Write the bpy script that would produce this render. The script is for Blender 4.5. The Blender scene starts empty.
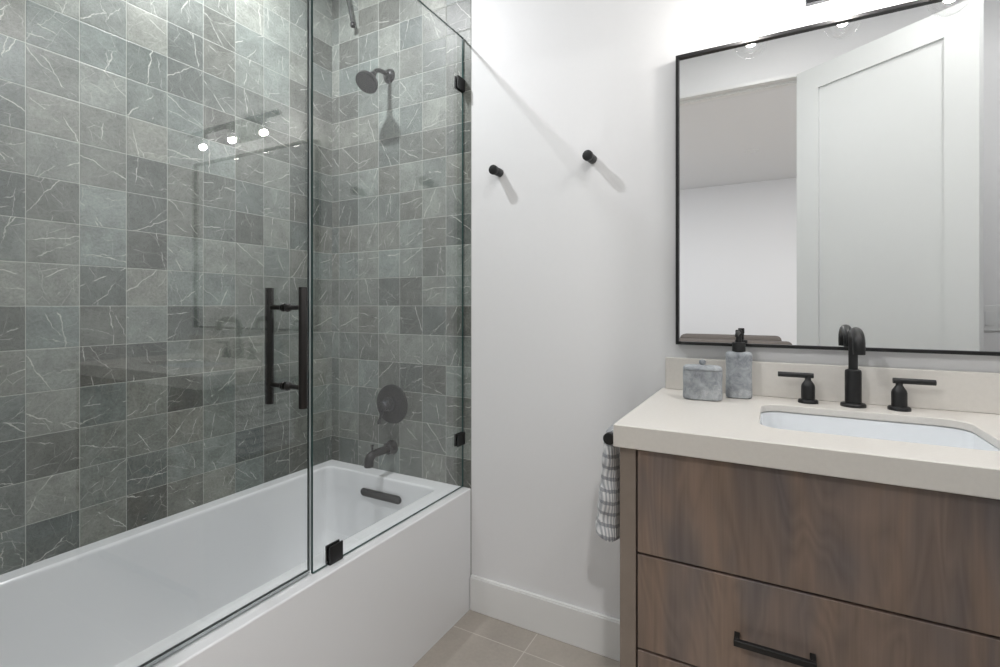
import bpy, bmesh, math, random
from mathutils import Vector, Matrix
PI = math.pi
random.seed(4)
C = bpy.context.scene.collection
S = bpy.context.scene

# ------------------------------------------------------------------ camera, world, lights, exposure
cam = bpy.data.objects.new('camera', bpy.data.cameras.new('camera'))
C.objects.link(cam)
cam.data.sensor_width = 36.0
cam.data.lens = 36.0 * 498.0 / 1000.0
cam.data.shift_y = -(333.5 - 305.5) / 1000.0
cam.data.clip_start = 0.01
cam.location = (1.811, -1.663, 1.19)
cam.rotation_euler = (PI / 2, 0, math.atan2(0.4817, 0.8763))
S.camera = cam

S.view_settings.view_transform = 'Standard'
S.view_settings.look = 'None'
S.view_settings.gamma = 1.0
S.view_settings.use_curve_mapping = False
S.view_settings.exposure = 0.06

w = bpy.data.worlds.new('world'); S.world = w; w.use_nodes = True
w.node_tree.nodes['Background'].inputs[0].default_value = (0.75, 0.85, 1.0, 1)
w.node_tree.nodes['Background'].inputs[1].default_value = 1.0

def area(name, loc, rot, sx, sy, power, col=(1, 1, 1), shape='RECTANGLE'):
    l = bpy.data.lights.new(name, 'AREA'); l.shape = shape; l.size = sx; l.size_y = sy
    l.energy = power; l.color = col
    o = bpy.data.objects.new(name, l); C.objects.link(o); o.location = loc; o.rotation_euler = rot
    return o
CEIL = 2.72
# fill for the bedroom, shining in through added, unseen windows
area('window_daylight', (-0.83, -3.5, 1.45), (0, -PI / 2, 0), 1.6, 1.9, 12, (0.97, 0.98, 1.0))
area('window_daylight', (4.43, -3.3, 1.45), (0, PI / 2, 0), 1.6, 1.9, 12, (0.97, 0.98, 1.0))
# recessed lamps: the one above the tub, then added fill lamps
area('downlight_lamp', (0.345, -0.61, CEIL - 0.012), (0, 0, 0), 0.07, 0.07, 18, (0.97, 0.98, 1.0), 'DISK')
area('downlight_lamp', (1.75, -0.85, CEIL - 0.012), (0, 0, 0), 0.15, 0.15, 4, (1.0, 0.99, 0.975), 'DISK')  # added fill for the middle of the bathroom
area('downlight_lamp', (2.56, -0.72, CEIL - 0.012), (0, 0, 0), 0.12, 0.12, 6, (1.0, 0.99, 0.975), 'DISK')  # added to brighten the wall behind the open door
area('downlight_lamp', (0.7, -2.9, CEIL - 0.012), (0, 0, 0), 0.12, 0.12, 33, (1.0, 0.99, 0.975), 'DISK')  # added fill through the doorway onto the vanity front
area('downlight_lamp', (2.4, -2.9, CEIL - 0.012), (0, 0, 0), 0.12, 0.12, 33, (1.0, 0.99, 0.975), 'DISK')  # added fill through the doorway onto the tub apron
BULB = 300.0

# ------------------------------------------------------------------ node helpers / materials
def newmat(name):
    m = bpy.data.materials.new(name); m.use_nodes = True
    nt = m.node_tree
    return m, nt, nt.nodes['Principled BSDF']
def N(nt, typ, **kw):
    n = nt.nodes.new(typ)
    for k, v in kw.items():
        if k.startswith('i_'):
            key = k[2:]
            key = int(key) if key.isdigit() else key
            n.inputs[key].default_value = v
        else:
            setattr(n, k, v)
    return n
def L(nt, a, b): nt.links.new(a, b)
def M(nt, op, a, b=None, c=None, clamp=False):
    n = nt.nodes.new('ShaderNodeMath'); n.operation = op; n.use_clamp = clamp
    for i, v in enumerate((a, b, c)):
        if v is None: continue
        if isinstance(v, (int, float)): n.inputs[i].default_value = v
        else: nt.links.new(v, n.inputs[i])
    return n.outputs[0]
def MIXC(nt, f, a, b, blend='MIX'):
    n = nt.nodes.new('ShaderNodeMix'); n.data_type = 'RGBA'; n.blend_type = blend
    for i, v in ((0, f), (6, a), (7, b)):
        if isinstance(v, (int, float)): n.inputs[i].default_value = v
        elif isinstance(v, tuple): n.inputs[i].default_value = v if len(v) == 4 else v + (1,)
        else: nt.links.new(v, n.inputs[i])
    return n.outputs[2]
def bump(nt, b, h, strength, dist):
    n = N(nt, 'ShaderNodeBump'); n.inputs['Strength'].default_value = strength; n.inputs['Distance'].default_value = dist
    L(nt, h, n.inputs['Height']); L(nt, n.outputs[0], b.inputs['Normal'])
def simple(name, col, rough=0.5, metal=0.0, noise=0.0, nscale=20.0, bstr=0.0, bdist=0.001, coat=0.0, spec=0.5):
    m, nt, b = newmat(name)
    b.inputs['Roughness'].default_value = rough; b.inputs['Metallic'].default_value = metal
    b.inputs['Coat Weight'].default_value = coat; b.inputs['Coat Roughness'].default_value = 0.05
    b.inputs['Specular IOR Level'].default_value = spec
    tc = N(nt, 'ShaderNodeTexCoord'); nz = N(nt, 'ShaderNodeTexNoise'); nz.inputs['Scale'].default_value = nscale
    nz.inputs['Detail'].default_value = 4
    L(nt, tc.outputs['Object'], nz.inputs['Vector'])
    f = M(nt, 'MULTIPLY_ADD', M(nt, 'SUBTRACT', nz.outputs[0], 0.5), noise * 2, 1.0)
    mx = N(nt, 'ShaderNodeVectorMath', operation='SCALE'); mx.inputs[0].default_value = col[:3]
    L(nt, f, mx.inputs['Scale']); L(nt, mx.outputs[0], b.inputs['Base Color'])
    if bstr: bump(nt, b, nz.outputs[0], bstr, bdist)
    return m

def srgb(r, g, b):
    f = lambda c: (c / 255 / 12.92) if c / 255 <= 0.04045 else ((c / 255 + 0.055) / 1.055) ** 2.4
    return (f(r), f(g), f(b))

def glass_mat(name, tint=(1, 1, 1), f0=0.062):
    m = bpy.data.materials.new(name); m.use_nodes = True; nt = m.node_tree; nt.nodes.clear()
    out = N(nt, 'ShaderNodeOutputMaterial'); tr = N(nt, 'ShaderNodeBsdfTransparent'); gl = N(nt, 'ShaderNodeBsdfGlossy')
    tr.inputs[0].default_value = tint + (1,); gl.inputs['Roughness'].default_value = 0.0
    gl.inputs['Color'].default_value = (1, 1, 1, 1)
    geo = N(nt, 'ShaderNodeNewGeometry'); dt = N(nt, 'ShaderNodeVectorMath', operation='DOT_PRODUCT')
    L(nt, geo.outputs['Normal'], dt.inputs[0]); L(nt, geo.outputs['Incoming'], dt.inputs[1])
    c = M(nt, 'ABSOLUTE', dt.outputs['Value'])
    p = M(nt, 'POWER', M(nt, 'SUBTRACT', 1.0, c, clamp=True), 5.0)
    fr = M(nt, 'MULTIPLY_ADD', p, 1.0 - f0, f0)
    mx = N(nt, 'ShaderNodeMixShader'); L(nt, fr, mx.inputs[0]); L(nt, tr.outputs[0], mx.inputs[1]); L(nt, gl.outputs[0], mx.inputs[2])
    L(nt, mx.outputs[0], out.inputs[0])
    return m

def tile_mat():
    """grey marble squares with white veins, coordinates (in tiles) come from the UV map"""
    m, nt, b = newmat('grey_marble_tile')
    uv = N(nt, 'ShaderNodeUVMap')
    fl = N(nt, 'ShaderNodeVectorMath', operation='FLOOR'); L(nt, uv.outputs[0], fl.inputs[0])
    fr = N(nt, 'ShaderNodeVectorMath', operation='FRACTION'); L(nt, uv.outputs[0], fr.inputs[0])
    wn = N(nt, 'ShaderNodeTexWhiteNoise', noise_dimensions='2D'); L(nt, fl.outputs[0], wn.inputs['Vector'])
    sc = N(nt, 'ShaderNodeSeparateColor'); L(nt, wn.outputs['Color'], sc.inputs[0])
    r1, r2, r3 = sc.outputs[0], sc.outputs[1], sc.outputs[2]
    r4 = wn.outputs['Value']
    # per-tile rotated and shifted coordinates: every tile is cut from another piece of stone
    ctr = N(nt, 'ShaderNodeVectorMath', operation='SUBTRACT'); L(nt, fr.outputs[0], ctr.inputs[0]); ctr.inputs[1].default_value = (0.5, 0.5, 0)
    rot = N(nt, 'ShaderNodeVectorRotate', rotation_type='Z_AXIS'); L(nt, ctr.outputs[0], rot.inputs['Vector'])
    L(nt, M(nt, 'MULTIPLY', r1, 6.283), rot.inputs['Angle'])
    off = N(nt, 'ShaderNodeVectorMath', operation='SCALE'); L(nt, wn.outputs['Color'], off.inputs[0]); off.inputs['Scale'].default_value = 90
    co = N(nt, 'ShaderNodeVectorMath', operation='ADD'); L(nt, rot.outputs[0], co.inputs[0]); L(nt, off.outputs[0], co.inputs[1])
    P = co.outputs[0]
    # distortion
    nd = N(nt, 'ShaderNodeTexNoise'); nd.inputs['Scale'].default_value = 2.5; nd.inputs['Detail'].default_value = 5; L(nt, P, nd.inputs['Vector'])
    nds = N(nt, 'ShaderNodeVectorMath', operation='SCALE'); nds.inputs['Scale'].default_value = 0.13
    sub = N(nt, 'ShaderNodeVectorMath', operation='SUBTRACT'); L(nt, nd.outputs['Color'], sub.inputs[0]); sub.inputs[1].default_value = (0.5, 0.5, 0.5)
    L(nt, sub.outputs[0], nds.inputs[0])
    pd = N(nt, 'ShaderNodeVectorMath', operation='ADD'); L(nt, P, pd.inputs[0]); L(nt, nds.outputs[0], pd.inputs[1])
    def vein(scale, width, seed, sy):
        mp = N(nt, 'ShaderNodeMapping'); mp.inputs['Scale'].default_value = (scale, scale * sy, scale); mp.inputs['Location'].default_value = (seed, seed * 0.7, seed)
        L(nt, pd.outputs[0], mp.inputs['Vector'])
        v = N(nt, 'ShaderNodeTexVoronoi', feature='DISTANCE_TO_EDGE', voronoi_dimensions='2D'); v.inputs['Scale'].default_value = 1.0
        L(nt, mp.outputs[0], v.inputs['Vector'])
        mr = N(nt, 'ShaderNodeMapRange', interpolation_type='SMOOTHSTEP'); mr.inputs['From Min'].default_value = width; mr.inputs['From Max'].default_value = 0.0
        mr.inputs['To Min'].default_value = 0; mr.inputs['To Max'].default_value = 1
        L(nt, v.outputs['Distance'], mr.inputs['Value'])
        mk = N(nt, 'ShaderNodeTexNoise'); mk.inputs['Scale'].default_value = 1.6; mk.inputs['Detail'].default_value = 2
        mp2 = N(nt, 'ShaderNodeMapping'); mp2.inputs['Location'].default_value = (seed * 3, 1, seed); L(nt, P, mp2.inputs['Vector']); L(nt, mp2.outputs[0], mk.inputs['Vector'])
        mr2 = N(nt, 'ShaderNodeMapRange', interpolation_type='SMOOTHSTEP'); mr2.inputs['From Min'].default_value = 0.42; mr2.inputs['From Max'].default_value = 0.62
        L(nt, mk.outputs[0], mr2.inputs['Value'])
        return M(nt, 'MULTIPLY', mr.outputs[0], mr2.outputs[0])
    sp2 = N(nt, 'ShaderNodeSeparateXYZ'); L(nt, rot.outputs[0], sp2.inputs[0])
    def crack(angle, offs, wob, wscale, seed, width, lo):
        px_, py_ = sp2.outputs[0], sp2.outputs[1]
        d = M(nt, 'ADD', M(nt, 'MULTIPLY', px_, math.cos(angle)), M(nt, 'MULTIPLY', py_, math.sin(angle)))
        mp = N(nt, 'ShaderNodeMapping'); mp.inputs['Location'].default_value = (seed, seed * 2, seed); L(nt, P, mp.inputs['Vector'])
        nn = N(nt, 'ShaderNodeTexNoise'); nn.inputs['Scale'].default_value = wscale; nn.inputs['Detail'].default_value = 5; nn.inputs['Roughness'].default_value = 0.6; L(nt, mp.outputs[0], nn.inputs['Vector'])
        d = M(nt, 'ADD', d, M(nt, 'MULTIPLY_ADD', offs, 0.7, -0.35))
        d = M(nt, 'ADD', d, M(nt, 'MULTIPLY', M(nt, 'SUBTRACT', nn.outputs[0], 0.5), wob))
        d = M(nt, 'ABSOLUTE', d)
        mk = N(nt, 'ShaderNodeTexNoise'); mk.inputs['Scale'].default_value = 2.3; mk.inputs['Detail'].default_value = 2
        mp2 = N(nt, 'ShaderNodeMapping'); mp2.inputs['Location'].default_value = (seed * 5, 1, 0); L(nt, P, mp2.inputs['Vector']); L(nt, mp2.outputs[0], mk.inputs['Vector'])
        q = N(nt, 'ShaderNodeMapRange', interpolation_type='SMOOTHSTEP'); q.inputs['From Min'].default_value = lo; q.inputs['From Max'].default_value = lo + 0.12; L(nt, mk.outputs[0], q.inputs['Value'])
        wv = M(nt, 'MULTIPLY', width, M(nt, 'MULTIPLY_ADD', mk.outputs[0], 1.6, 0.2))
        q2 = M(nt, 'SUBTRACT', 1.0, M(nt, 'DIVIDE', d, wv), clamp=True)
        return M(nt, 'MULTIPLY', q2, q.outputs[0])
    v1 = M(nt, 'MULTIPLY', crack(0.3, r2, 0.22, 3.0, 1.3, 0.012, 0.42), 1.3, clamp=True)
    v1b = M(nt, 'MULTIPLY', crack(0.62, r4, 0.25, 3.5, 4.1, 0.010, 0.47), 1.0, clamp=True)
    v1c = M(nt, 'MULTIPLY', crack(1.5, r3, 0.35, 2.5, 7.7, 0.008, 0.45), 0.7, clamp=True)
    v2 = M(nt, 'MULTIPLY', vein(1.0, 0.012, 8.7, 2.8), 0.6)
    v3 = M(nt, 'MULTIPLY', vein(3.6, 0.03, 5.3, 1.6), 0.16)
    vv = M(nt, 'MAXIMUM', M(nt, 'MAXIMUM', v1, v1b), M(nt, 'MAXIMUM', v1c, M(nt, 'MAXIMUM', v2, v3)))
    # cloudy body
    n1 = N(nt, 'ShaderNodeTexNoise'); n1.inputs['Scale'].default_value = 1.6; n1.inputs['Detail'].default_value = 7; n1.inputs['Roughness'].default_value = 0.65; L(nt, pd.outputs[0], n1.inputs['Vector'])
    n2 = N(nt, 'ShaderNodeTexNoise'); n2.inputs['Scale'].default_value = 16; n2.inputs['Detail'].default_value = 6; n2.inputs['Roughness'].default_value = 0.7; L(nt, P, n2.inputs['Vector'])
    val = M(nt, 'ADD', M(nt, 'MULTIPLY', M(nt, 'SUBTRACT', n1.outputs[0], 0.5), 1.4), M(nt, 'MULTIPLY', M(nt, 'SUBTRACT', n2.outputs[0], 0.5), 1.3))
    tone = M(nt, 'MULTIPLY_ADD', M(nt, 'POWER', r2, 1.0), 0.80, 0.56)
    bright = M(nt, 'MULTIPLY', tone, M(nt, 'ADD', val, 1.0))
    base = MIXC(nt, r3, srgb(115, 123, 120), srgb(121, 123, 117))
    sc2 = N(nt, 'ShaderNodeVectorMath', operation='SCALE'); L(nt, base, sc2.inputs[0]); L(nt, bright, sc2.inputs['Scale'])
    col = MIXC(nt, M(nt, 'MULTIPLY', vv, 0.85), sc2.outputs[0], srgb(212, 212, 206))
    fk = N(nt, 'ShaderNodeTexNoise'); fk.inputs['Scale'].default_value = 34; fk.inputs['Detail'].default_value = 5; fk.inputs['Roughness'].default_value = 0.75; L(nt, P, fk.inputs['Vector'])
    fq = N(nt, 'ShaderNodeMapRange'); fq.inputs['From Min'].default_value = 0.60; fq.inputs['From Max'].default_value = 0.74; L(nt, fk.outputs[0], fq.inputs['Value'])
    col = MIXC(nt, M(nt, 'MULTIPLY', fq.outputs[0], 0.45), col, srgb(190, 192, 186))
    # grout
    sx = N(nt, 'ShaderNodeSeparateXYZ'); L(nt, fr.outputs[0], sx.inputs[0])
    def edge(c): return M(nt, 'MINIMUM', c, M(nt, 'SUBTRACT', 1.0, c))
    e = M(nt, 'MINIMUM', edge(sx.outputs[0]), edge(sx.outputs[1]))
    g = M(nt, 'LESS_THAN', e, 0.0068)
    col = MIXC(nt, g, col, srgb(182, 184, 178))
    L(nt, col, b.inputs['Base Color'])
    rr = M(nt, 'MULTIPLY_ADD', g, 0.5, M(nt, 'MULTIPLY_ADD', n2.outputs[0], 0.18, 0.34))
    L(nt, rr, b.inputs['Roughness'])
    b.inputs['Specular IOR Level'].default_value = 0.35
    # height: rounded tile edge, slightly uneven faces
    mr = N(nt, 'ShaderNodeMapRange', interpolation_type='SMOOTHSTEP'); mr.inputs['From Min'].default_value = 0.006; mr.inputs['From Max'].default_value = 0.022
    L(nt, e, mr.inputs['Value'])
    h = M(nt, 'ADD', mr.outputs[0], M(nt, 'MULTIPLY', n2.outputs[0], 0.05))
    bump(nt, b, h, 0.5, 0.0015)
    return m

def floor_mat():
    m, nt, b = newmat('beige_floor_tile')
    tc = N(nt, 'ShaderNodeTexCoord')
    mp = N(nt, 'ShaderNodeMapping'); mp.inputs['Location'].default_value = (-1.06 / 0.61, 0.125 / 0.305, 0); mp.inputs['Scale'].default_value = (1 / 0.61, 1 / 0.305, 1)
    L(nt, tc.outputs['Object'], mp.inputs['Vector'])
    fl = N(nt, 'ShaderNodeVectorMath', operation='FLOOR'); L(nt, mp.outputs[0], fl.inputs[0])
    fr = N(nt, 'ShaderNodeVectorMath', operation='FRACTION'); L(nt, mp.outputs[0], fr.inputs[0])
    wn = N(nt, 'ShaderNodeTexWhiteNoise', noise_dimensions='2D'); L(nt, fl.outputs[0], wn.inputs['Vector'])
    sx = N(nt, 'ShaderNodeSeparateXYZ'); L(nt, fr.outputs[0], sx.inputs[0])
    ex = M(nt, 'MULTIPLY', M(nt, 'MINIMUM', sx.outputs[0], M(nt, 'SUBTRACT', 1.0, sx.outputs[0])), 0.61)
    ey = M(nt, 'MULTIPLY', M(nt, 'MINIMUM', sx.outputs[1], M(nt, 'SUBTRACT', 1.0, sx.outputs[1])), 0.305)
    g = M(nt, 'LESS_THAN', M(nt, 'MINIMUM', ex, ey), 0.0016)
    n1 = N(nt, 'ShaderNodeTexNoise'); n1.inputs['Scale'].default_value = 5; n1.inputs['Detail'].default_value = 8; n1.inputs['Roughness'].default_value = 0.65
    L(nt, tc.outputs['Object'], n1.inputs['Vector'])
    n2 = N(nt, 'ShaderNodeTexNoise'); n2.inputs['Scale'].default_value = 90; n2.inputs['Detail'].default_value = 3; L(nt, tc.outputs['Object'], n2.inputs['Vector'])
    v = M(nt, 'ADD', M(nt, 'MULTIPLY', M(nt, 'SUBTRACT', n1.outputs[0], 0.5), 0.5), M(nt, 'MULTIPLY', M(nt, 'SUBTRACT', n2.outputs[0], 0.5), 0.2))
    v = M(nt, 'ADD', v, M(nt, 'MULTIPLY_ADD', wn.outputs['Value'], 0.12, 0.94))
    s = N(nt, 'ShaderNodeVectorMath', operation='SCALE'); s.inputs[0].default_value = srgb(172, 164, 155); L(nt, v, s.inputs['Scale'])
    col = MIXC(nt, g, s.outputs[0], srgb(205, 200, 192))
    L(nt, col, b.inputs['Base Color']); b.inputs['Roughness'].default_value = 0.45
    bump(nt, b, M(nt, 'SUBTRACT', 1.0, g), 0.4, 0.001)
    return m

def wood_mat(name='walnut_stained_wood', seed=0.0):
    m, nt, b = newmat(name)
    tc = N(nt, 'ShaderNodeTexCoord')
    def noise(scale, detail, rough, loc, dist=0.0):
        mp = N(nt, 'ShaderNodeMapping'); mp.inputs['Scale'].default_value = scale; mp.inputs['Location'].default_value = loc
        L(nt, tc.outputs['Object'], mp.inputs['Vector'])
        n = N(nt, 'ShaderNodeTexNoise'); n.inputs['Scale'].default_value = 1; n.inputs['Detail'].default_value = detail
        n.inputs['Roughness'].default_value = rough; n.inputs['Distortion'].default_value = dist
        L(nt, mp.outputs[0], n.inputs['Vector']); return n.outputs[0]
    broad = noise((7, 7, 1.1), 3, 0.5, (seed, 2, 1), 0.6)
    hue = noise((9, 9, 2.0), 2, 0.5, (seed + 5, 7, 3), 0.8)
    fine = noise((170, 170, 5), 4, 0.6, (seed, 0, 0))
    rings = noise((6.0, 6.0, 1.4), 2, 0.5, (seed + 9, 4, 6), 1.4)
    rg = M(nt, 'ABSOLUTE', M(nt, 'SUBTRACT', M(nt, 'FRACT', M(nt, 'MULTIPLY', rings, 12.0)), 0.5))
    c = MIXC(nt, M(nt, 'MULTIPLY_ADD', M(nt, 'SUBTRACT', hue, 0.5), 3.4, 0.5, clamp=True), srgb(104, 96, 94), srgb(132, 113, 100))
    v = M(nt, 'ADD', M(nt, 'MULTIPLY', M(nt, 'SUBTRACT', broad, 0.5), 0.8), M(nt, 'MULTIPLY', M(nt, 'SUBTRACT', fine, 0.5), 0.42))
    v = M(nt, 'ADD', M(nt, 'ADD', v, 1.0), M(nt, 'MULTIPLY', M(nt, 'SUBTRACT', rg, 0.25), 0.34))
    s = N(nt, 'ShaderNodeVectorMath', operation='SCALE'); L(nt, c, s.inputs[0]); L(nt, v, s.inputs['Scale'])
    L(nt, s.outputs[0], b.inputs['Base Color']); b.inputs['Roughness'].default_value = 0.42
    bump(nt, b, fine, 0.15, 0.0005)
    return m

def stone_mat():
    m, nt, b = newmat('grey_carved_stone')
    tc = N(nt, 'ShaderNodeTexCoord')
    n1 = N(nt, 'ShaderNodeTexNoise'); n1.inputs['Scale'].default_value = 40; n1.inputs['Detail'].default_value = 8; n1.inputs['Roughness'].default_value = 0.7; n1.inputs['Distortion'].default_value = 0.8
    n2 = N(nt, 'ShaderNodeTexNoise'); n2.inputs['Scale'].default_value = 12; n2.inputs['Detail'].default_value = 3
    n3 = N(nt, 'ShaderNodeTexVoronoi', feature='DISTANCE_TO_EDGE'); n3.inputs['Scale'].default_value = 55
    for n in (n1, n2): L(nt, tc.outputs['Object'], n.inputs['Vector'])
    ad = N(nt, 'ShaderNodeVectorMath', operation='MULTIPLY_ADD'); L(nt, n1.outputs['Color'], ad.inputs[0]); ad.inputs[1].default_value = (.03, .03, .03); L(nt, tc.outputs['Object'], ad.inputs[2])
    L(nt, ad.outputs[0], n3.inputs['Vector'])
    f = M(nt, 'MULTIPLY_ADD', M(nt, 'SUBTRACT', n1.outputs[0], 0.5), 1.8, M(nt, 'MULTIPLY_ADD', M(nt, 'SUBTRACT', n2.outputs[0], 0.5), 1.2, 0.5), clamp=True)
    c = MIXC(nt, f, srgb(104, 109, 115), srgb(196, 200, 204))
    vn = M(nt, 'MULTIPLY', M(nt, 'LESS_THAN', n3.outputs['Distance'], 0.02), M(nt, 'GREATER_THAN', n2.outputs[0], 0.52))
    c = MIXC(nt, M(nt, 'MULTIPLY', vn, 0.5), c, srgb(215, 215, 212))
    L(nt, c, b.inputs['Base Color']); b.inputs['Roughness'].default_value = 0.6
    bump(nt, b, n1.outputs[0], 0.5, 0.002)
    return m

def towel_mat():
    m, nt, b = newmat('striped_waffle_towel')
    tc = N(nt, 'ShaderNodeTexCoord'); sp = N(nt, 'ShaderNodeSeparateXYZ'); L(nt, tc.outputs['Object'], sp.inputs[0])
    nz = N(nt, 'ShaderNodeTexNoise'); nz.inputs['Scale'].default_value = 160; nz.inputs['Detail'].default_value = 2; L(nt, tc.outputs['Object'], nz.inputs['Vector'])
    z = M(nt, 'MULTIPLY_ADD', M(nt, 'SUBTRACT', nz.outputs[0], .5), 0.008, sp.outputs[2])
    t = M(nt, 'FRACT', M(nt, 'MULTIPLY', z, 1 / 0.029))
    band = M(nt, 'MULTIPLY', M(nt, 'LESS_THAN', t, 0.30), 0.7)
    k = M(nt, 'ADD', sp.outputs[0], sp.outputs[1])
    rib = M(nt, 'SINE', M(nt, 'MULTIPLY', k, 2 * PI / 0.0085))
    light = MIXC(nt, M(nt, 'MULTIPLY_ADD', rib, 0.5, 0.5), srgb(168, 170, 175), srgb(232, 232, 232))
    c = MIXC(nt, band, light, srgb(118, 121, 128))
    L(nt, c, b.inputs['Base Color']); b.inputs['Roughness'].default_value = 0.95
    b.inputs['Sheen Weight'].default_value = 0.3
    h = M(nt, 'ADD', M(nt, 'MULTIPLY_ADD', rib, 0.5, 0.5), nz.outputs[0])
    bump(nt, b, h, 0.6, 0.003)
    return m

def emit_mat(name, col, st):
    m = bpy.data.materials.new(name); m.use_nodes = True; nt = m.node_tree
    b = nt.nodes['Principled BSDF']; b.inputs['Base Color'].default_value = (0.8, 0.8, 0.8, 1)
    b.inputs['Emission Color'].default_value = col + (1,); b.inputs['Emission Strength'].default_value = st
    return m

MT = dict(
    paint=simple('white_wall_paint', srgb(231, 231, 232), 0.6, noise=0.01, nscale=60, bstr=0.05, bdist=0.0005),
    ceil=simple('ceiling_paint', srgb(226, 227, 228), 0.8, noise=0.01),
    trim=simple('white_trim_enamel', srgb(232, 232, 231), 0.35, noise=0.01),
    door=simple('white_door_enamel', srgb(215, 217, 216), 0.4, noise=0.01),
    tile=tile_mat(), floor=floor_mat(), wood=wood_mat(), wood2=wood_mat('walnut_drawer_front', 3.7), wood3=wood_mat('walnut_lower_front', 11.3),
    woodside=simple('greyed_walnut_edge', srgb(134, 122, 112), 0.5, noise=0.12, nscale=30),
    carc=simple('dark_gap', srgb(30, 26, 24), 0.8),
    acrylic=simple('white_acrylic', srgb(232, 233, 235), 0.12, noise=0.0, coat=0.3),
    porcelain=simple('white_porcelain', srgb(232, 235, 238), 0.08, coat=0.5),
    quartz=simple('cream_quartz', srgb(213, 209, 203), 0.3, noise=0.05, nscale=120),
    black=simple('matte_black_metal', srgb(20, 20, 21), 0.42, metal=0.0, noise=0.1, spec=0.45),
    bronze=simple('dark_bronze_metal', srgb(30, 27, 26), 0.4, metal=0.3, noise=0.1),
    gun=simple('dark_grey_shower_metal', srgb(28, 28, 29), 0.3, metal=0.3, noise=0.1),
    nozzle=simple('grey_rubber_face', srgb(58, 58, 60), 0.6, noise=0.2, nscale=300),
    chrome=simple('brushed_chrome', srgb(175, 177, 180), 0.15, metal=1.0),
    dchrome=simple('dark_brushed_steel', srgb(70, 72, 76), 0.25, metal=0.9),
    glass=glass_mat('clear_shower_glass', (0.985, 0.993, 0.99)),
    gedge=simple('green_glass_edge', srgb(52, 74, 72), 0.1),
    gedge2=simple('pale_polished_glass_edge', srgb(150, 165, 165), 0.1),
    bulbglass=glass_mat('bulb_glass', (0.99, 0.99, 0.99), 0.06),
    filament=emit_mat('bulb_filament', (1.0, 0.96, 0.90), 1.0),
    lens=emit_mat('downlight_lens', (1, 0.98, 0.95), 6.0),
    stone=stone_mat(), towel=towel_mat(),
    sofa=simple('taupe_fabric', srgb(88, 82, 78), 0.9, noise=0.15, nscale=40),
    plate=simple('white_plastic', srgb(225, 226, 226), 0.35),
    wood_floor=simple('oak_floor', srgb(168, 150, 128), 0.5, noise=0.1, nscale=8),
    seal=simple('clear_vinyl_seal', srgb(165, 172, 174), 0.3),
)
mm = bpy.data.materials.new('mirror_silver'); mm.use_nodes = True
pb = mm.node_tree.nodes['Principled BSDF']; pb.inputs['Metallic'].default_value = 1; pb.inputs['Roughness'].default_value = 0.0
pb.inputs['Base Color'].default_value = (0.93, 0.94, 0.94, 1); MT['mirror'] = mm

# ------------------------------------------------------------------ mesh helpers
def B(): return bmesh.new()
def obj(name, bm, mat, parent=None, smooth=False, bevel=0.0, seg=2, loc=None):
    bmesh.ops.recalc_face_normals(bm, faces=bm.faces)
    me = bpy.data.meshes.new(name); bm.to_mesh(me); bm.free()
    mats = mat if isinstance(mat, (list, tuple)) else [mat]
    for k in mats: me.materials.append(MT[k] if isinstance(k, str) else k)
    if smooth:
        for p in me.polygons: p.use_smooth = True
    o = bpy.data.objects.new(name, me); C.objects.link(o)
    if parent is not None: o.parent = parent
    if loc is not None: o.location = loc
    if bevel:
        b = o.modifiers.new('bevel', 'BEVEL'); b.width = bevel; b.segments = seg; b.limit_method = 'ANGLE'; b.angle_limit = math.radians(35)
    if smooth and not bevel:
        set_autosmooth(o)
    if bevel:
        for p in me.polygons: p.use_smooth = True
        n = o.modifiers.new('wn', 'WEIGHTED_NORMAL'); n.keep_sharp = True
        set_sharp(me)
    return o
def set_sharp(me, ang=40):
    bm = bmesh.new(); bm.from_mesh(me)
    for e in bm.edges:
        if len(e.link_faces) == 2 and e.calc_face_angle(0) > math.radians(ang): e.smooth = False
    bm.to_mesh(me); bm.free()
def set_autosmooth(o): set_sharp(o.data, 38)
def box(bm, x0, x1, y0, y1, z0, z1, M4=None):
    vs = [bm.verts.new(v) for v in ((x0, y0, z0), (x1, y0, z0), (x1, y1, z0), (x0, y1, z0), (x0, y0, z1), (x1, y0, z1), (x1, y1, z1), (x0, y1, z1))]
    fs = [bm.faces.new([vs[i] for i in f]) for f in ((0, 3, 2, 1), (4, 5, 6, 7), (0, 1, 5, 4), (1, 2, 6, 5), (2, 3, 7, 6), (3, 0, 4, 7))]
    if M4: bmesh.ops.transform(bm, matrix=M4, verts=vs)
    return fs
def lathe(bm, prof, seg=32, M4=None, cap=True):
    """prof: (r, z) bottom to top about +Z"""
    rings = []; allv = []
    for r, z in prof:
        ring = [bm.verts.new((r * math.cos(2 * PI * i / seg), r * math.sin(2 * PI * i / seg), z)) for i in range(seg)]
        rings.append(ring); allv += ring
    for a, b in zip(rings, rings[1:]):
        for i in range(seg): bm.faces.new((a[i], a[(i + 1) % seg], b[(i + 1) % seg], b[i]))
    if cap:
        bm.faces.new(list(reversed(rings[0]))); bm.faces.new(rings[-1])
    if M4: bmesh.ops.transform(bm, matrix=M4, verts=allv)
    return allv
def align(p, d):
    d = Vector(d).normalized(); q = Vector((0, 0, 1)).rotation_difference(d)
    return Matrix.Translation(Vector(p)) @ q.to_matrix().to_4x4()
def cyl(bm, p0, p1, r, seg=24, bev=0.0):
    p0, p1 = Vector(p0), Vector(p1); h = (p1 - p0).length
    pr = [(r, 0), (r, h)] if not bev else [(r - bev, 0), (r - bev * .3, bev * .3), (r, bev), (r, h - bev), (r - bev * .3, h - bev * .3), (r - bev, h)]
    return lathe(bm, pr, seg, align(p0, p1 - p0))
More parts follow.
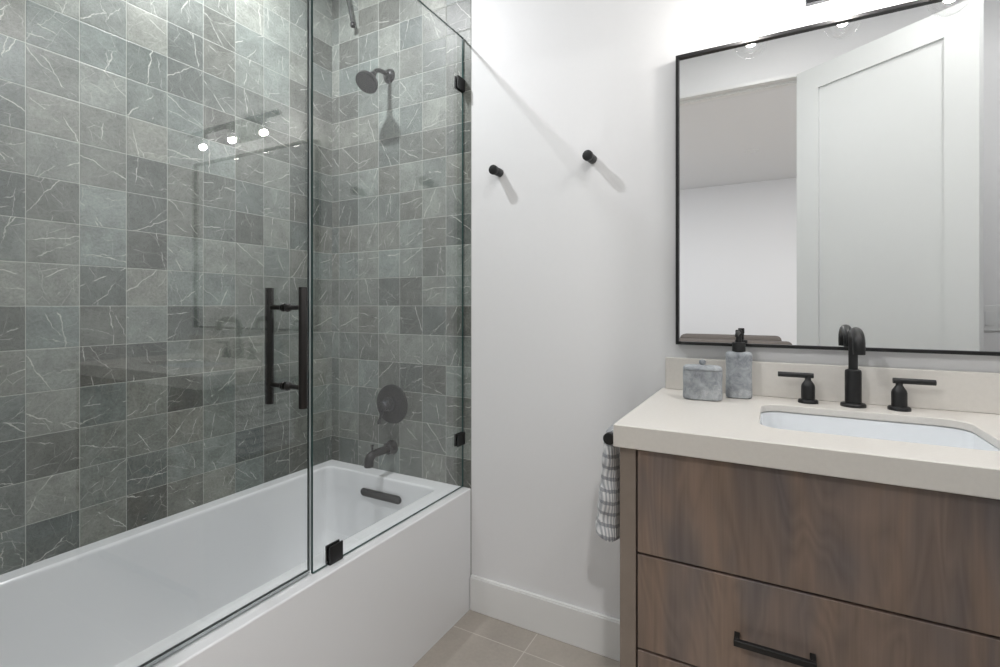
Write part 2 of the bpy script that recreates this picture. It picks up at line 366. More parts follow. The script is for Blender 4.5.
def tube(bm, pts, radii, seg=20):
    pts = [Vector(p) for p in pts]; n = len(pts)
    if isinstance(radii, (int, float)): radii = [radii] * n
    T = [(pts[min(i + 1, n - 1)] - pts[max(i - 1, 0)]).normalized() for i in range(n)]
    up = Vector((1, 0, 0)) if abs(T[0].x) < 0.9 else Vector((0, 1, 0))
    u = (up - T[0] * up.dot(T[0])).normalized(); rings = []
    for i in range(n):
        u = (u - T[i] * u.dot(T[i])).normalized(); v = T[i].cross(u)
        rings.append([bm.verts.new(pts[i] + (u * math.cos(2 * PI * k / seg) + v * math.sin(2 * PI * k / seg)) * radii[i]) for k in range(seg)])
    for a, b in zip(rings, rings[1:]):
        for i in range(seg): bm.faces.new((a[i], a[(i + 1) % seg], b[(i + 1) % seg], b[i]))
    bm.faces.new(list(reversed(rings[0]))); bm.faces.new(rings[-1])
def rrect(cx, cy, hx, hy, r, n=8):
    pts = []
    r = min(r, hx, hy)
    for (sx, sy, a0) in ((1, 1, 0), (-1, 1, PI / 2), (-1, -1, PI), (1, -1, 1.5 * PI)):
        for i in range(n + 1):
            a = a0 + (PI / 2) * i / n
            pts.append((cx + sx * (hx - r) + r * math.cos(a), cy + sy * (hy - r) + r * math.sin(a)))
    return pts
def loft(bm, rings, close_last=True, close_first=False):
    """rings: list of lists of 3-D points of the same length"""
    R_ = [[bm.verts.new(p) for p in r] for r in rings]; n = len(R_[0])
    for a, b in zip(R_, R_[1:]):
        for i in range(n): bm.faces.new((a[i], a[(i + 1) % n], b[(i + 1) % n], b[i]))
    if close_last: bm.faces.new(R_[-1])
    if close_first: bm.faces.new(list(reversed(R_[0])))
    return R_
def plate_hole(bm, outer, inner_ring, z):
    """flat annulus between an outer loop (list of bm verts) and an inner loop"""
    es = []
    for loop in (outer, inner_ring):
        for i in range(len(loop)):
            a, b = loop[i], loop[(i + 1) % len(loop)]
            e = bm.edges.get((a, b)) or bm.edges.new((a, b)); es.append(e)
    bmesh.ops.triangle_fill(bm, use_beauty=True, use_dissolve=False, edges=es)

def tag(o, label, cat, group=None):
    o['label'] = label; o['category'] = cat
    if group: o['group'] = group
    return o
def thing(name, label, cat, loc=(0, 0, 0), rotz=0, group=None):
    o = bpy.data.objects.new(name, None); C.objects.link(o); o.location = loc; o.rotation_euler = (0, 0, rotz); o.empty_display_size = 0.05
    return tag(o, label, cat, group)
def struct(name, bm, mat, **kw):
    o = obj(name, bm, mat, **kw); o['kind'] = 'structure'; return o

# ------------------------------------------------------------------ room shell
TUBX = 0.768; TUBZ = 0.472; BACK = -1.536; WT = 0.115; RIGHT = 2.92
def uvwall(o, axis, a0, z0, pa=0.1222, pz=0.1213):
    me = o.data; uvl = me.uv_layers.new(name='UVMap')
    for p in me.polygons:
        nx = abs(p.normal.x)
        for li in p.loop_indices:
            v = me.vertices[me.loops[li].vertex_index].co
            a = v.y if nx > 0.5 else v.x
            off = a0[0] if nx > 0.5 else a0[1]
            uvl.data[li].uv = ((a - off) / pa + 40, (v.z - z0) / pz + 20)
# tiled walls: the tile stands 10 mm proud of the paint
b = B(); box(b, -0.12, 0.0, BACK - WT, 0.12, 0, CEIL); o = struct('wall_left', b, 'tile'); uvwall(o, 'y', (-0.111, 0.046), 0.461)
b = B(); box(b, 0.0, TUBX, 0.0, 0.12, 0, CEIL); o = struct('wall_shower', b, 'tile'); uvwall(o, 'x', (-0.111, 0.046), 0.461, 0.1203)
b = B(); box(b, TUBX, RIGHT + .12, 0.001, 0.12, 0, CEIL); struct('wall_front', b, 'paint')
b = B(); box(b, 0, TUBX + .03, BACK - WT, BACK, 0, CEIL); o = struct('wall_shower_end', b, 'tile'); uvwall(o, 'x', (-0.111, 0.046), 0.461)
DX0, DX1, DH = 1.15, 1.942, 2.44
b = B()
box(b, TUBX + .03, DX0 - .02, BACK - WT, BACK, 0, CEIL)
box(b, DX1 + .02, RIGHT, BACK - WT, BACK, 0, CEIL)
box(b, DX0 - .02, DX1 + .02, BACK - WT, BACK, DH + .02, CEIL)
struct('wall_back', b, 'paint')
b = B(); box(b, RIGHT, RIGHT + .12, BACK - WT, 0.001, 0, CEIL); struct('wall_right', b, 'paint')
b = B(); box(b, -0.12, RIGHT + .12, BACK - WT, 0.12, -0.1, 0); struct('floor', b, 'floor')
b = B(); box(b, -1.0, 4.62, -5.42, 0.12, CEIL, CEIL + .1); struct('ceiling', b, 'ceil')
# bedroom beyond the doorway
b = B(); box(b, -1.0, 4.62, -5.42, BACK - WT, -0.1, 0); struct('floor_bedroom', b, 'wood_floor')
b = B(); box(b, -0.9, 4.5, -5.42, -5.3, 0, CEIL); struct('wall_bedroom_back', b, 'paint')
b = B(); box(b, -0.9, -0.12, BACK - WT, BACK, 0, CEIL); box(b, RIGHT + .12, 4.5, BACK - WT, BACK, 0, CEIL); struct('wall_bedroom_front', b, 'paint')
for side, x0, x1, yc in (('left', -1.0, -0.9, -3.5), ('right', 4.5, 4.6, -3.3)):
    b = B(); box(b, x0, x1, -5.42, BACK, 0, .6); box(b, x0, x1, -5.42, BACK, 2.3, CEIL)
    box(b, x0, x1, -5.42, yc - 1.0, .6, 2.3); box(b, x0, x1, yc + 1.0, BACK, .6, 2.3)
    struct('wall_bedroom_' + side, b, 'paint')
    i = 1 if side == 'left' else 2
    b = B()
    for (ya, yb, za, zb) in ((yc - 1, yc + 1, .6, .65), (yc - 1, yc + 1, 2.25, 2.3), (yc - 1, yc - .95, .65, 2.25), (yc + .95, yc + 1, .65, 2.25), (yc - .02, yc + .02, .65, 2.25)):
        box(b, x0 + .02, x1 - .02, ya, yb, za, zb)
    wf = struct('window_%d' % i, b, 'trim')  # unseen window added to let the bedroom fill in
    b = B(); box(b, (x0 + x1) / 2 - .003, (x0 + x1) / 2 + .003, yc - .95, yc + .95, .65, 2.25); obj('window_pane', b, 'glass', wf)
# baseboards
b = B(); box(b, TUBX + .002, 1.50, -0.010, 0.001, 0, 0.134); box(b, TUBX + .002, 1.50, -0.014, -0.010, 0, 0.129)
struct('baseboard_front', b, 'trim', bevel=0.002)
b = B(); box(b, RIGHT - .014, RIGHT, BACK + .014, -.6, 0, 0.134); struct('baseboard_right', b, 'trim', bevel=0.002)
b = B(); box(b, DX1 + .075, RIGHT - .014, BACK, BACK + .014, 0, 0.134); struct('baseboard_back', b, 'trim', bevel=0.002)
# door lining: jamb with stop, slim casings
b = B()
box(b, DX0 - .02, DX0, BACK - WT - .004, BACK + .004, 0, DH + .02); box(b, DX1, DX1 + .02, BACK - WT - .004, BACK + .004, 0, DH + .02)
box(b, DX0, DX1, BACK - WT - .004, BACK + .004, DH, DH + .02)
box(b, DX0, DX0 + .012, BACK - .08, BACK - .045, 0, DH); box(b, DX1 - .012, DX1, BACK - .08, BACK - .045, 0, DH); box(b, DX0 + .012, DX1 - .012, BACK - .08, BACK - .045, DH - .012, DH)
struct('trim_1', b, 'trim', bevel=0.002)
# the open panelled door
DW = 0.762
ang = math.atan2(-1.089 - (BACK + .006), 2.54 - DX1)
dr = bpy.data.objects.new('door_1', None); C.objects.link(dr); dr.location = (DX1 - .002, BACK + .012, 0); dr.rotation_euler = (0, 0, ang); dr['kind'] = 'structure'
b = B()
st = 0.115
box(b, 0, st, 0, .035, .01, DH - .004); box(b, DW - st, DW, 0, .035, .01, DH - .004)
box(b, st, DW - st, 0, .035, DH - .004 - st, DH - .004); box(b, st, DW - st, 0, .035, .01, .22)
obj('door_frame', b, 'door', dr)
b = B(); box(b, st, DW - st, .010, .025, .22, DH - .004 - st)
obj('door_panel', b, 'door', dr)
b = B()
for s, yy in ((1, .035), (-1, 0)):
    cyl(b, (DW - .06, yy, .95), (DW - .06, yy + s * .008, .95), .027); cyl(b, (DW - .06, yy + s * .008, .95), (DW - .06, yy + s * .05, .95), .009)
    cyl(b, (DW - .06, yy + s * .05, .95), (DW - .17, yy + s * .05, .95), .008, bev=.003)
obj('door_handle', b, 'black', dr, smooth=True)
b = B()
for z in (.25, 1.2, 2.2): cyl(b, (-.004, .0, z), (-.004, .0, z + .09), .006)
obj('hinge', b, 'black', dr, smooth=True)

# switch plate on the back wall beyond the door
sw = thing('switch_plate', 'white three-gang light switch plate on the wall behind the open door', 'light switch', (2.745, BACK, 1.13))
b = B(); box(b, -.083, .083, 0, .006, -.06, .06); obj('plate', b, 'plate', sw, bevel=.002)
for dx in (-.046, 0, .046):
    b = B(); box(b, dx - .016, dx + .016, .004, .010, -.033, .033); obj('rocker', b, 'plate', sw, bevel=.0015)

# recessed ceiling lamps; those labelled added are fittings for the fill lamps
def downlight(x, y, label, r=.05, lit='lens'):
    t = thing('recessed_downlight', label, 'ceiling light', (x, y, CEIL))
    b = B(); lathe(b, [(r + .02, 0), (r + .018, -.004), (r + .004, -.006), (r, 0)], 40, cap=False); obj('trim_ring', b, 'plate', t, smooth=True)
    b = B(); lathe(b, [(r, -.0012), (r, -.0002)], 40); obj('lens', b, lit, t, smooth=True)
downlight(.345, -.61, 'recessed round ceiling lamp above the bathtub')
downlight(1.75, -.85, 'recessed round ceiling lamp above the bathroom floor')
downlight(2.56, -.72, 'recessed round ceiling lamp above the right end of the vanity')
downlight(.7, -2.9, 'recessed round lamp in the bedroom ceiling, left of the bathroom doorway')
downlight(2.4, -2.9, 'recessed round lamp in the bedroom ceiling, right of the bathroom doorway')
downlight(1.62, -3.89, 'unlit recessed round lamp in the bedroom ceiling seen in the mirror', .045, 'plate')

# sofa of the next room, seen low in the mirror
sf = thing('sofa', 'taupe sofa in the next room, its back just showing in the mirror', 'sofa', (0.92, -4.1, 0))
b = B(); box(b, -1.05, 1.05, -.45, .35, .12, .42); obj('base', b, 'sofa', sf, bevel=.03, seg=3)
b = B(); box(b, -1.05, 1.05, .22, .45, .42, .85); obj('backrest', b, 'sofa', sf, bevel=.05, seg=4)
for s in (-1, 1):
    b = B(); box(b, s * 1.05 - .1, s * 1.05 + .1, -.45, .45, .12, .62); obj('armrest', b, 'sofa', sf, bevel=.04, seg=3)
for s in (-1, 1):
    b = B(); box(b, s * .48 - .46, s * .48 + .46, -.44, .21, .425, .55); obj('seat_cushion', b, 'sofa', sf, bevel=.04, seg=3)
    b = B(); box(b, s * .49 - .47, s * .49 + .47, .02, .24, .55, .89); obj('back_cushion', b, 'sofa', sf, bevel=.05, seg=4)
for sx in (-1, 1):
    for yy in (-.38, .38):
        b = B(); lathe(b, [(.015, 0), (.022, .12)], 16, Matrix.Translation((sx * .98, yy, 0))); obj('leg', b, 'bronze', sf, smooth=True)

# ------------------------------------------------------------------ bathtub
tub = thing('bathtub', 'white alcove bathtub with flat apron behind the glass', 'bathtub', (0, 0, 0))
b = B()
cy = (BACK + .0) / 2; hx = TUBX / 2; hy = -cy
g = .0015
OC = [(g, -g), (TUBX, -g), (TUBX, BACK + g), (g, BACK + g)]
outer_top = [b.verts.new((x, y, TUBZ)) for x, y in OC]
outer_bot = [b.verts.new((x, y, 0.0)) for x, y in OC]
for i in range(4):
    j = (i + 1) % 4; b.faces.new((outer_top[i], outer_top[j], outer_bot[j], outer_bot[i]))
icx, icy, ihx, ihy = (.056 + .660) / 2, (BACK + .0) / 2, (.660 - .056) / 2, -BACK / 2 - .068
rings = []
prof = [(0, 0, .035), (.004, -.0015, .034), (.007, -.006, .033), (.009, -.014, .032), (.018, -.12, .045), (.032, -.25, .06), (.05, -.33, .08), (.075, -.365, .09), (.11, -.38, .09)]
for ins, dz, r in prof:
    rings.append([(x, y, TUBZ + dz) for x, y in rrect(icx, icy, ihx - ins, ihy - ins, r, 8)])
R_ = loft(b, rings)
plate_hole(b, outer_top, R_[0], TUBZ)
o = obj('shell', b, 'acrylic', tub, smooth=True, bevel=.006, seg=3)
# linear overflow slot at the tap end
b = B()
for (yy, hxx, hz, rr) in ((0, .1085, .0165, .0165), (-.006, .1085, .0165, .0165), (-.009, .105, .013, .013)):
    pass
def slot(yy, hxx, hz): return [(x, yy, z) for x, z in rrect(0, 0, hxx, hz, hz, 8)]
loft(b, [slot(0, .109, .0165), slot(-.007, .109, .0165), slot(-.010, .106, .0135), slot(-.008, .100, .008)], close_first=True)
ov = obj('overflow_cover', b, 'gun', tub, smooth=True, loc=(.377, -.083, .398)); ov.rotation_euler = (math.radians(4.5), 0, 0)
b = B(); lathe(b, [(.035, 0), (.035, .002), (.03, .004)], 32, Matrix.Translation((.36, -.22, TUBZ - .381))); obj('drain', b, 'gun', tub, smooth=True)

# ------------------------------------------------------------------ shower fittings
FX = .350
t = thing('shower_head', 'dark round shower head on a short bent arm on the tiled end wall', 'shower head', (FX, 0, 2.185))
b = B(); lathe(b, [(.031, 0), (.031, .004), (.027, .010), (.014, .016), (.012, .03)], 32, align((0, 0, 0), (0, -1, 0))); obj('flange', b, 'gun', t, smooth=True)
ap = [(0, -.01, 0), (0, -.04, .002), (0, -.065, -.001), (0, -.085, -.012), (0, -.10, -.032)]
b = B(); tube(b, ap, .0095, 20); obj('arm', b, 'gun', t, smooth=True)
hd = Vector((0, -.62, -.78)).normalized(); hp = Vector((0, -.098, -.030))
b = B(); lathe(b, [(.010, -.004), (.0135, .004), (.0135, .014), (.012, .018), (.016, .026), (.028, .036), (.043, .050), (.0475, .058), (.0475, .070), (.045, .073)], 48, align(hp, hd)); h = obj('head', b, 'gun', t, smooth=True)
b = B(); lathe(b, [(.043, .0725), (.042, .0745)], 48, align(hp, hd))
mq = align(hp, hd)
for rr, nn in ((.0, 1), (.009, 6), (.018, 12), (.027, 18), (.036, 24)):
    for i in range(nn):
        a = 2 * PI * i / nn
        lathe(b, [(.0018, .074), (.0012, .0765)], 6, mq @ Matrix.Translation((rr * math.cos(a), rr * math.sin(a), 0)))
obj('spray_face', b, 'nozzle', h)

t = thing('shower_valve', 'dark round shower valve trim with lever on the tiled wall above the spout', 'shower valve', (.365, 0, .765))
b = B(); lathe(b, [(.085, 0), (.085, .003), (.082, .007), (.06, .009), (.03, .012)], 64, align((0, 0, 0), (0, -1, 0))); obj('trim_plate', b, 'gun', t, smooth=True)
b = B(); lathe(b, [(.033, .009), (.033, .022), (.031, .026), (.024, .027), (.024, .042), (.021, .045), (.021, .060), (.018, .064)], 40, align((0, 0, 0), (0, -1, 0))); hub = obj('hub', b, 'dchrome', t, smooth=True)
b = B(); cyl(b, (0, -.052, 0), (-.020, -.056, -.062), .0068, 20, .002); cyl(b, (-.020, -.056, -.058), (-.024, -.057, -.078), .0085, 20, .002); obj('lever', b, 'gun', hub, smooth=True)

t = thing('tub_spout', 'dark tub spout with pull-up diverter below the shower valve', 'tub spout', (.365, 0, .578))
b = B(); lathe(b, [(.031, 0), (.031, .006), (.027, .012), (.025, .03)], 40, align((0, 0, 0), (0, -1, 0))); obj('flange', b, 'gun', t, smooth=True)
b = B(); tube(b, [(0, -.012, 0), (0, -.06, 0), (0, -.105, 0), (0, -.121, -.002), (0, -.134, -.009), (0, -.141, -.020), (0, -.142, -.038), (0, -.142, -.046)], [.0175, .0165, .0165, .0175, .019, .0195, .0195, .0185], 28); obj('body', b, 'gun', t, smooth=True)
b = B(); cyl(b, (0, -.122, .010), (0, -.122, .036), .0045, 16); cyl(b, (0, -.122, .032), (0, -.122, .040), .0075, 20, .002); obj('diverter_knob', b, 'gun', t, smooth=True)

# slim metal rod hanging from the ceiling over the tub
t = thing('hanging_rod', 'slim silver rod with dark tip hanging down over the bathtub', 'rod', (.164, -.032, CEIL))
b = B(); cyl(b, (-.068, 0, -.004), (.0, -.0, -.272), .0075, 20); obj('tube', b, 'chrome', t, smooth=True)
b = B(); cyl(b, (-.001, 0, -.270), (.003, 0, -.286), .012, 20, .002); obj('tip', b, 'gun', t, smooth=True)
b = B(); lathe(b, [(.02, -.006), (.022, 0)], 24, Matrix.Translation((-.068, 0, 0))); obj('flange', b, 'chrome', t, smooth=True)

# ------------------------------------------------------------------ shower glass
GX = .730; GT = .008; GTOP = 2.25; SPLIT = -.739
def glass_slab(y0, y1, z0, z1, name, parent, x=0.0):
    b = B(); box(b, x - GT / 2, x + GT / 2, y0, y1, z0, z1)
    for f in b.faces:
        f.normal_update(); f.material_index = 0 if abs(f.normal.x) > .5 else 1
    return obj(name, b, ['glass', 'gedge'], parent)
pn = thing('shower_panel', 'fixed clear glass shower panel clipped to the tub deck and tiled wall', 'glass panel', (GX, 0, TUBZ))
glass_slab(SPLIT, -.004, .002, GTOP - TUBZ, 'glass', pn)
def clip(name, yc, zc, horiz):
    b = B(); s = .024
    box(b, -.0095, -.004, yc - s, yc + s, zc - s, zc + s); box(b, .004, .0095, yc - s, yc + s, zc - s, zc + s)
    if horiz: box(b, -.0095, .0095, yc - s, yc + s, zc - s - .003, zc - s + .002)
    else: box(b, -.0095, .0095, yc + s - .002, yc + s + .003, zc - s, zc + s)
    return obj(name, b, 'black', pn, bevel=.0012)
clip('clip', -.662, .027, True)
clip('clip', -.027, 2.06 - TUBZ, False)
clip('clip', -.027, .665 - TUBZ, False)

dd = thing('shower_door', 'hinged clear glass shower door with black ladder pull', 'shower door', (GX, BACK + .02, 0), 0)
DLEN = SPLIT - .006 - (BACK + .02)
dd.rotation_euler = (0, 0, math.radians(0.55))
glass_slab(.0, DLEN, TUBZ + .012, GTOP, 'glass', dd)
b = B(); box(b, -.004, .004, DLEN, DLEN + .0045, TUBZ + .012, GTOP); obj('edge_seal', b, 'seal', dd)
b = B(); box(b, -.006, .006, 0, DLEN, TUBZ + .006, TUBZ + .012); obj('bottom_seal', b, 'seal', dd)
hy_ = DLEN - .070
hn = None
b = B(); cyl(b, (.063, hy_, .934), (.063, hy_, 1.236), .0105, 28, .001); hn = obj('pull_bar', b, 'bronze', dd, smooth=True)
b = B(); cyl(b, (-.063, hy_, .934), (-.063, hy_, 1.236), .0105, 28, .001); hm = obj('pull_bar', b, 'bronze', dd, smooth=True)
for sgn, par in ((1, hn), (-1, hm)):
    for z in (.985, 1.185):
        b = B(); cyl(b, (sgn * .005, hy_, z), (sgn * .056, hy_, z), .0062, 20)
        lathe(b, [(.010, .0), (.0115, .003), (.009, .010), (.0062, .014)], 24, align((sgn * .005, hy_, z), (sgn, 0, 0)))
        obj('standoff', b, 'bronze', par, smooth=True)
for z in (.85, 1.9):
    b = B(); box(b, -.016, .016, -.018, .045, z - .045, z + .045); obj('hinge', b, 'black', dd, bevel=.0015)

# ------------------------------------------------------------------ robe hooks
for x, lab in ((.897, 'black peg hook on the white wall, the one nearer the shower'), (1.262, 'black peg hook on the white wall, the one nearer the mirror')):
    t = thing('robe_hook', lab, 'hook', (x, .001, 1.695), 0, 'peg hooks on the white wall')
    b = B(); cyl(b, (0, 0, 0), (0, -.044, 0), .0155, 32, .001); obj('peg', b, 'black', t, smooth=True)
    b = B(); cyl(b, (0, -.044, 0), (0, -.058, 0), .0178, 32, .0015); obj('cap', b, 'black', t, smooth=True)

# ------------------------------------------------------------------ vanity
VX0, VX1, VF = 1.5055, 2.483, -.545
CT = .925; CB = CT - .050
v = thing('vanity_cabinet', 'brown stained wood vanity cabinet with three wide drawer fronts', 'bathroom vanity', (0, 0, 0))
b = B()
box(b, VX0, VX0 + .036, VF, .0, .0, CB - .0005); obj('side_panel', b, 'woodside', v, bevel=.0015)
b = B(); box(b, VX1 - .036, VX1, VF, .0, .0, CB - .0005); obj('side_panel', b, 'woodside', v, bevel=.0015)
b = B(); box(b, VX0 + .036, VX1 - .036, VF + .03, .0, .1, CB - .22); box(b, VX0 + .036, VX1 - .036, VF + .021, VF + .03, .1, CB - .001); box(b, VX0 + .036, VX1 - .036, VF + .07, VF + .09, 0, .1); box(b, VX0 + .036, VX1 - .036, -.02, .0, .1, CB - .001)
obj('carcass', b, 'carc', v)
rows = [(.642, CB - .006, 'wood', 0), (.430, .637, 'wood2', 1), (.105, .425, 'wood3', 1)]
for z0, z1, mt, hasp in rows:
    b = B(); box(b, VX0 + .040, VX1 - .040, VF, VF + .02, z0, z1); d = obj('drawer', b, mt, v, bevel=.0012)
    if hasp:
        zc = .522 if z1 > .5 else .33
        for xc in (1.811, 2.165):
            b = B(); yb = VF - .032
            box(b, xc - .070, xc + .070, yb, yb + .010, zc - .006, zc + .006)
            for s in (-1, 1): box(b, xc + s * .070 - (.010 if s > 0 else 0), xc + s * .070 + (0 if s > 0 else .010), yb + .010, VF, zc - .006, zc + .006)
            obj('drawer_pull', b, 'black', d, bevel=.001)
# towel rail fixed to the cabinet side
b = B()
BX, BZ = 1.460, .866
cyl(b, (BX, -.475, BZ), (BX, -.10, BZ), .0085, 20, .001); cyl(b, (BX, -.478, BZ), (BX, -.462, BZ), .0145, 24, .0015)
for yy in (-.455, -.12): cyl(b, (BX, yy, BZ), (VX0, yy, BZ), .008, 20)
rail = obj('towel_rail', b, 'black', v, smooth=True)

# towel draped over it
b = B()
def towel_ring(z, front, back_, wl, wr, z_t):
    pass
NZ, NP = 56, 64
zb, zt = .606, BZ + .013
rings = []
for k in range(NZ + 1):
    f = k / NZ                      # 0 bottom .. 1 top
    z = zb + (zt - zb) * f
    wl = .024 + .028 * (1 - f) ** .8        # half width left of the rail
    wr = .011 + .016 * (1 - f) ** .6
    if f > .97: sh = math.sqrt(max(0, 1 - ((f - .97) / .03) ** 2)) * .9 + .1
    elif f < .03: sh = math.sqrt(max(0, 1 - ((.03 - f) / .03) ** 2)) * .35 + .65
    else: sh = 1
    puff = 1 + .03 * math.sin(2 * PI * (z / .042) + 1.0)
    cxs = BX - .001 - .004 * (1 - f)
    y0, y1 = -.452 + .004 * math.sin(z * 60), -.20
    ring = []
    hyy = (y1 - y0) / 2
    for i in range(NP):
        a = 2 * PI * i / NP
        ca, sa = math.cos(a), math.sin(a)
        # super-ellipse section: long in y, thin in x, rounded folded front edge
        ex = math.copysign(abs(ca) ** .75, ca); ey = math.copysign(abs(sa) ** .45, sa)
        w_ = (wr if ca > 0 else wl) * puff * sh * (1 + .03 * math.sin(9 * a + z * 20))
        x = cxs + ex * w_
        x = min(x, VX0 - .002)
        ring.append((x, (y0 + y1) / 2 + ey * hyy * (1 - .02 * (1 - sh)), z))
    rings.append(ring)
loft(b, rings, close_first=True)
o = obj('hand_towel', b, 'towel', smooth=True)
tag(o, 'grey and white striped waffle hand towel hanging beside the vanity', 'towel')

# countertop with sink cut-out
b = B()
CX0, CX1, CF, CBK = 1.4965, 2.493, -.567, .0005
SX0, SX1, SY0, SY1 = 1.782, 2.200, -.435, -.140
scx, scy, shx, shy = (SX0 + SX1) / 2, (SY0 + SY1) / 2, (SX1 - SX0) / 2, (SY1 - SY0) / 2
OCs = [(CX0, CBK), (CX0, CF), (CX1, CF), (CX1, CBK)]
ot = [b.verts.new((x, y, CT)) for x, y in OCs]; ob_ = [b.verts.new((x, y, CB)) for x, y in OCs]
for i in range(4): j = (i + 1) % 4; b.faces.new((ot[i], ot[j], ob_[j], ob_[i]))
h = rrect(scx, scy, shx, shy, .05, 10)
def hr(z, ins=0): return [b.verts.new((x, y, z)) for x, y in rrect(scx, scy, shx - ins, shy - ins, .05, 10)]
h0, h1 = hr(CT, 0), hr(CT - .018, 0)
n = len(h0)
for i in range(n): j = (i + 1) % n; b.faces.new((h0[i], h0[j], h1[j], h1[i]))
plate_hole(b, ot, h0, CT)
h15 = hr(CT - .018, -.03); h2 = hr(CB, -.03)
for p_, q_ in ((h1, h15), (h15, h2)):
    for i in range(n): j = (i + 1) % n; b.faces.new((p_[i], p_[j], q_[j], q_[i]))
plate_hole(b, ob_, h2, CB)
o = obj('countertop', b, 'quartz', bevel=.002)
tag(o, 'thick cream stone countertop on the wooden vanity with a sink cut-out', 'countertop')
b = B(); box(b, CX0 + .012, CX1, -.020, .0005, CT + .0005, CT + .100)
o = obj('backsplash', b, 'quartz', bevel=.0015); tag(o, 'low beige stone backsplash strip along the wall below the mirror', 'backsplash')

sk = thing('sink', 'white undermount rectangular basin set into the cream countertop', 'sink', (scx, scy, 0))
b = B(); rings = []
for ins, z, r in ((-.026, CB + .0, .06), (-.026, CT - .0195, .06), (-.006, CT - .0188, .052), (-.001, CT - .021, .050), (.002, CB - .03, .05), (.008, CB - .075, .05), (.022, CB - .098, .055), (.05, CB - .108, .06), (.10, CB - .112, .04)):
    rings.append([(x, y, z) for x, y in rrect(0, 0, shx - ins, shy - ins, r, 10)])
loft(b, rings)
obj('basin', b, 'porcelain', sk, smooth=True)
b = B(); lathe(b, [(.022, CB - .112), (.022, CB - .110), (.016, CB - .108)], 28); obj('drain', b, 'black', sk, smooth=True)

# faucet
fc = thing('bathroom_faucet', 'matte black widespread faucet behind the sink', 'faucet', (1.994, -.068, CT))
b = B()
lathe(b, [(.0285, .0), (.0285, .006), (.026, .009), (.0185, .010), (.0185, .090), (.0175, .095), (.012, .098)], 40)
pts = [(0, 0, .094), (0, 0, .140), (0, 0, .168)]
rad = [.0105] * 3
R0 = .052
for i in range(1, 13):
    a = PI * i / 12 * .97
    pts.append((0, -R0 + R0 * math.cos(a), .168 + R0 * .56 * math.sin(a))); rad.append(.0105 + .0025 * min(1, i / 5))
lp = pts[-1]
pts += [(0, lp[1] - .001, lp[2] - .014), (0, lp[1] - .001, lp[2] - .026)]; rad += [.0132, .0125]
tube(b, pts, rad, 28)
obj('spout', b, 'black', fc, smooth=True)
for s, x in ((-1, -.101), (1, .096)):
    b = B(); lathe(b, [(.024, .0), (.024, .006), (.022, .009), (.0165, .010), (.0165, .044), (.015, .050), (.009, .060), (.0075, .062), (.0075, .072)], 36, Matrix.Translation((x, 0, 0)))
    hb = obj('handle', b, 'black', fc, smooth=True)
    b = B(); cyl(b, (x - s * .013, 0, .074), (x + s * .072, 0, .074), .0072, 24, .001); obj('lever', b, 'black', hb, smooth=True)

# stone dispenser and jar
def srr(hx, hy, r, z, k=0.0):
    return [(x, y, z) for x, y in rrect(0, 0, hx, hy, r, 8)]
t = thing('soap_dispenser', 'tall grey stone soap dispenser with black pump beside the faucet', 'soap dispenser', (1.723, -.078, CT), math.radians(4))
b = B(); hx, hy, H = .035, .022, .133
rg = []
for ins, z in ((.006, 0), (.001, .003), (.0, .010), (.001, .05), (.0015, .09), (0, H - .016), (.001, H - .007), (.004, H - .002), (.010, H)): rg.append(srr(hx - ins, hy - ins, .018, z))
loft(b, rg, close_first=True); obj('bottle', b, 'stone', t, smooth=True)
b = B(); lathe(b, [(.0175, H - .001), (.0175, H + .024), (.0165, H + .026), (.008, H + .027), (.0075, H + .046), (.009, H + .047), (.009, H + .060), (.008, H + .062)], 32)
tube(b, [(0, 0, H + .054), (-.002, -.012, H + .054), (-.005, -.034, H + .050), (-.006, -.040, H + .046)], [.0065, .0062, .0055, .0045], 16)
obj('pump', b, 'black', t, smooth=True)
t = thing('stone_jar', 'squat grey stone jar with small knob lid on the countertop corner', 'jar', (1.634, -.150, CT), math.radians(4))
hx, hy, H = .052, .030, .082
b = B(); rg = []
for ins, z in ((.006, 0), (.001, .003), (0, .01), (.001, .04), (0, H - .012), (.0005, H)): rg.append(srr(hx - ins, hy - ins, .022, z))
loft(b, rg, close_first=True); obj('body', b, 'stone', t, smooth=True)
b = B(); rg = []
for ins, z in ((.001, H + .0006), (.0, H + .003), (.0015, H + .009), (.006, H + .013), (.016, H + .0145)): rg.append(srr(hx - ins, hy - ins, .022, z))
loft(b, rg, close_first=True)
lathe(b, [(.005, H + .013), (.005, H + .016), (.0085, H + .019), (.0095, H + .024), (.0075, H + .028), (.003, H + .030)], 20)
obj('lid', b, 'stone', t, smooth=True)

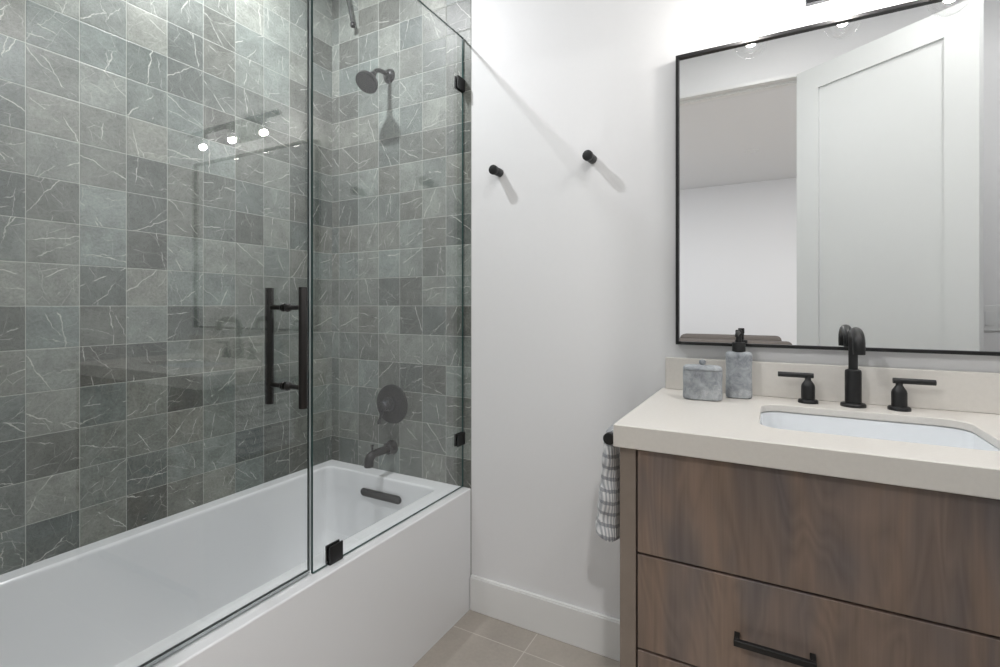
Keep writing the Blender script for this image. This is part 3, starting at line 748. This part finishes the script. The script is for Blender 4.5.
# ------------------------------------------------------------------ mirror
MX0, MX1, MZ0, MZ1 = 1.541, 2.446, 1.068, 1.974
mr_ = thing('wall_mirror', 'large square mirror with thin black frame above the vanity', 'mirror', ((MX0 + MX1) / 2, .001, MZ0))
hw = (MX1 - MX0) / 2; H = MZ1 - MZ0
b = B(); fw, fd = .009, .028
box(b, -hw, hw, -fd, 0, 0, fw); box(b, -hw, hw, -fd, 0, H - fw, H); box(b, -hw, -hw + fw, -fd, 0, fw, H - fw); box(b, hw - fw, hw, -fd, 0, fw, H - fw)
obj('frame', b, 'black', mr_)
b = B(); box(b, -hw + fw, hw - fw, -.018, -.002, fw, H - fw); obj('mirror_glass', b, 'mirror', mr_)

# ------------------------------------------------------------------ vanity light
vl = thing('vanity_light', 'three-bulb bar light fixture with globe bulbs above the mirror', 'wall light', (1.985, .001, 2.10))
b = B(); box(b, -.095, .095, -.022, 0, -.06, .06); obj('backplate', b, 'dchrome', vl, bevel=.003)
b = B()
for x in (-.06, .06): cyl(b, (x, -.02, -.01), (x, -.11, -.012), .006, 16)
cyl(b, (-.345, -.11, -.012), (.345, -.11, -.012), .0105, 28, .002); obj('bar', b, 'dchrome', vl, smooth=True)
b = B(); cyl(b, (-.30, -.075, .022), (.30, -.075, .022), .0045, 16)
for x in (-.30, 0, .30): cyl(b, (x, -.075, .022), (x, -.105, -.008), .004, 12)
obj('crossrod', b, 'chrome', vl, smooth=True)
fil = emit_mat('bulb_filament', (1.0, .965, .92), BULB)
for x in (-.237, 0, .237):
    b = B(); lathe(b, [(.017, -.016), (.019, -.012), (.019, .014)], 28, Matrix.Translation((x, -.11, -.030))); sck = obj('socket', b, 'chrome', vl, smooth=True)
    b = B()
    pr = [(.0135, -.010), (.0145, -.020), (.022, -.028)]
    for i in range(3, 15):
        a = PI * i / 16; pr.append((.0475 * math.sin(a), -.066 + .0475 * math.cos(a)))
    pr.append((.002, -.1134))
    lathe(b, pr, 36, Matrix.Translation((x, -.11, -.022))); obj('globe', b, 'bulbglass', sck, smooth=True)
    b = B(); lathe(b, [(.0145 * math.sin(PI * i / 12) + .0003, -.066 - .0145 * math.cos(PI * i / 12)) for i in range(13)], 24, Matrix.Translation((x, -.11, -.022))); obj('filament', b, fil, sck, smooth=True)
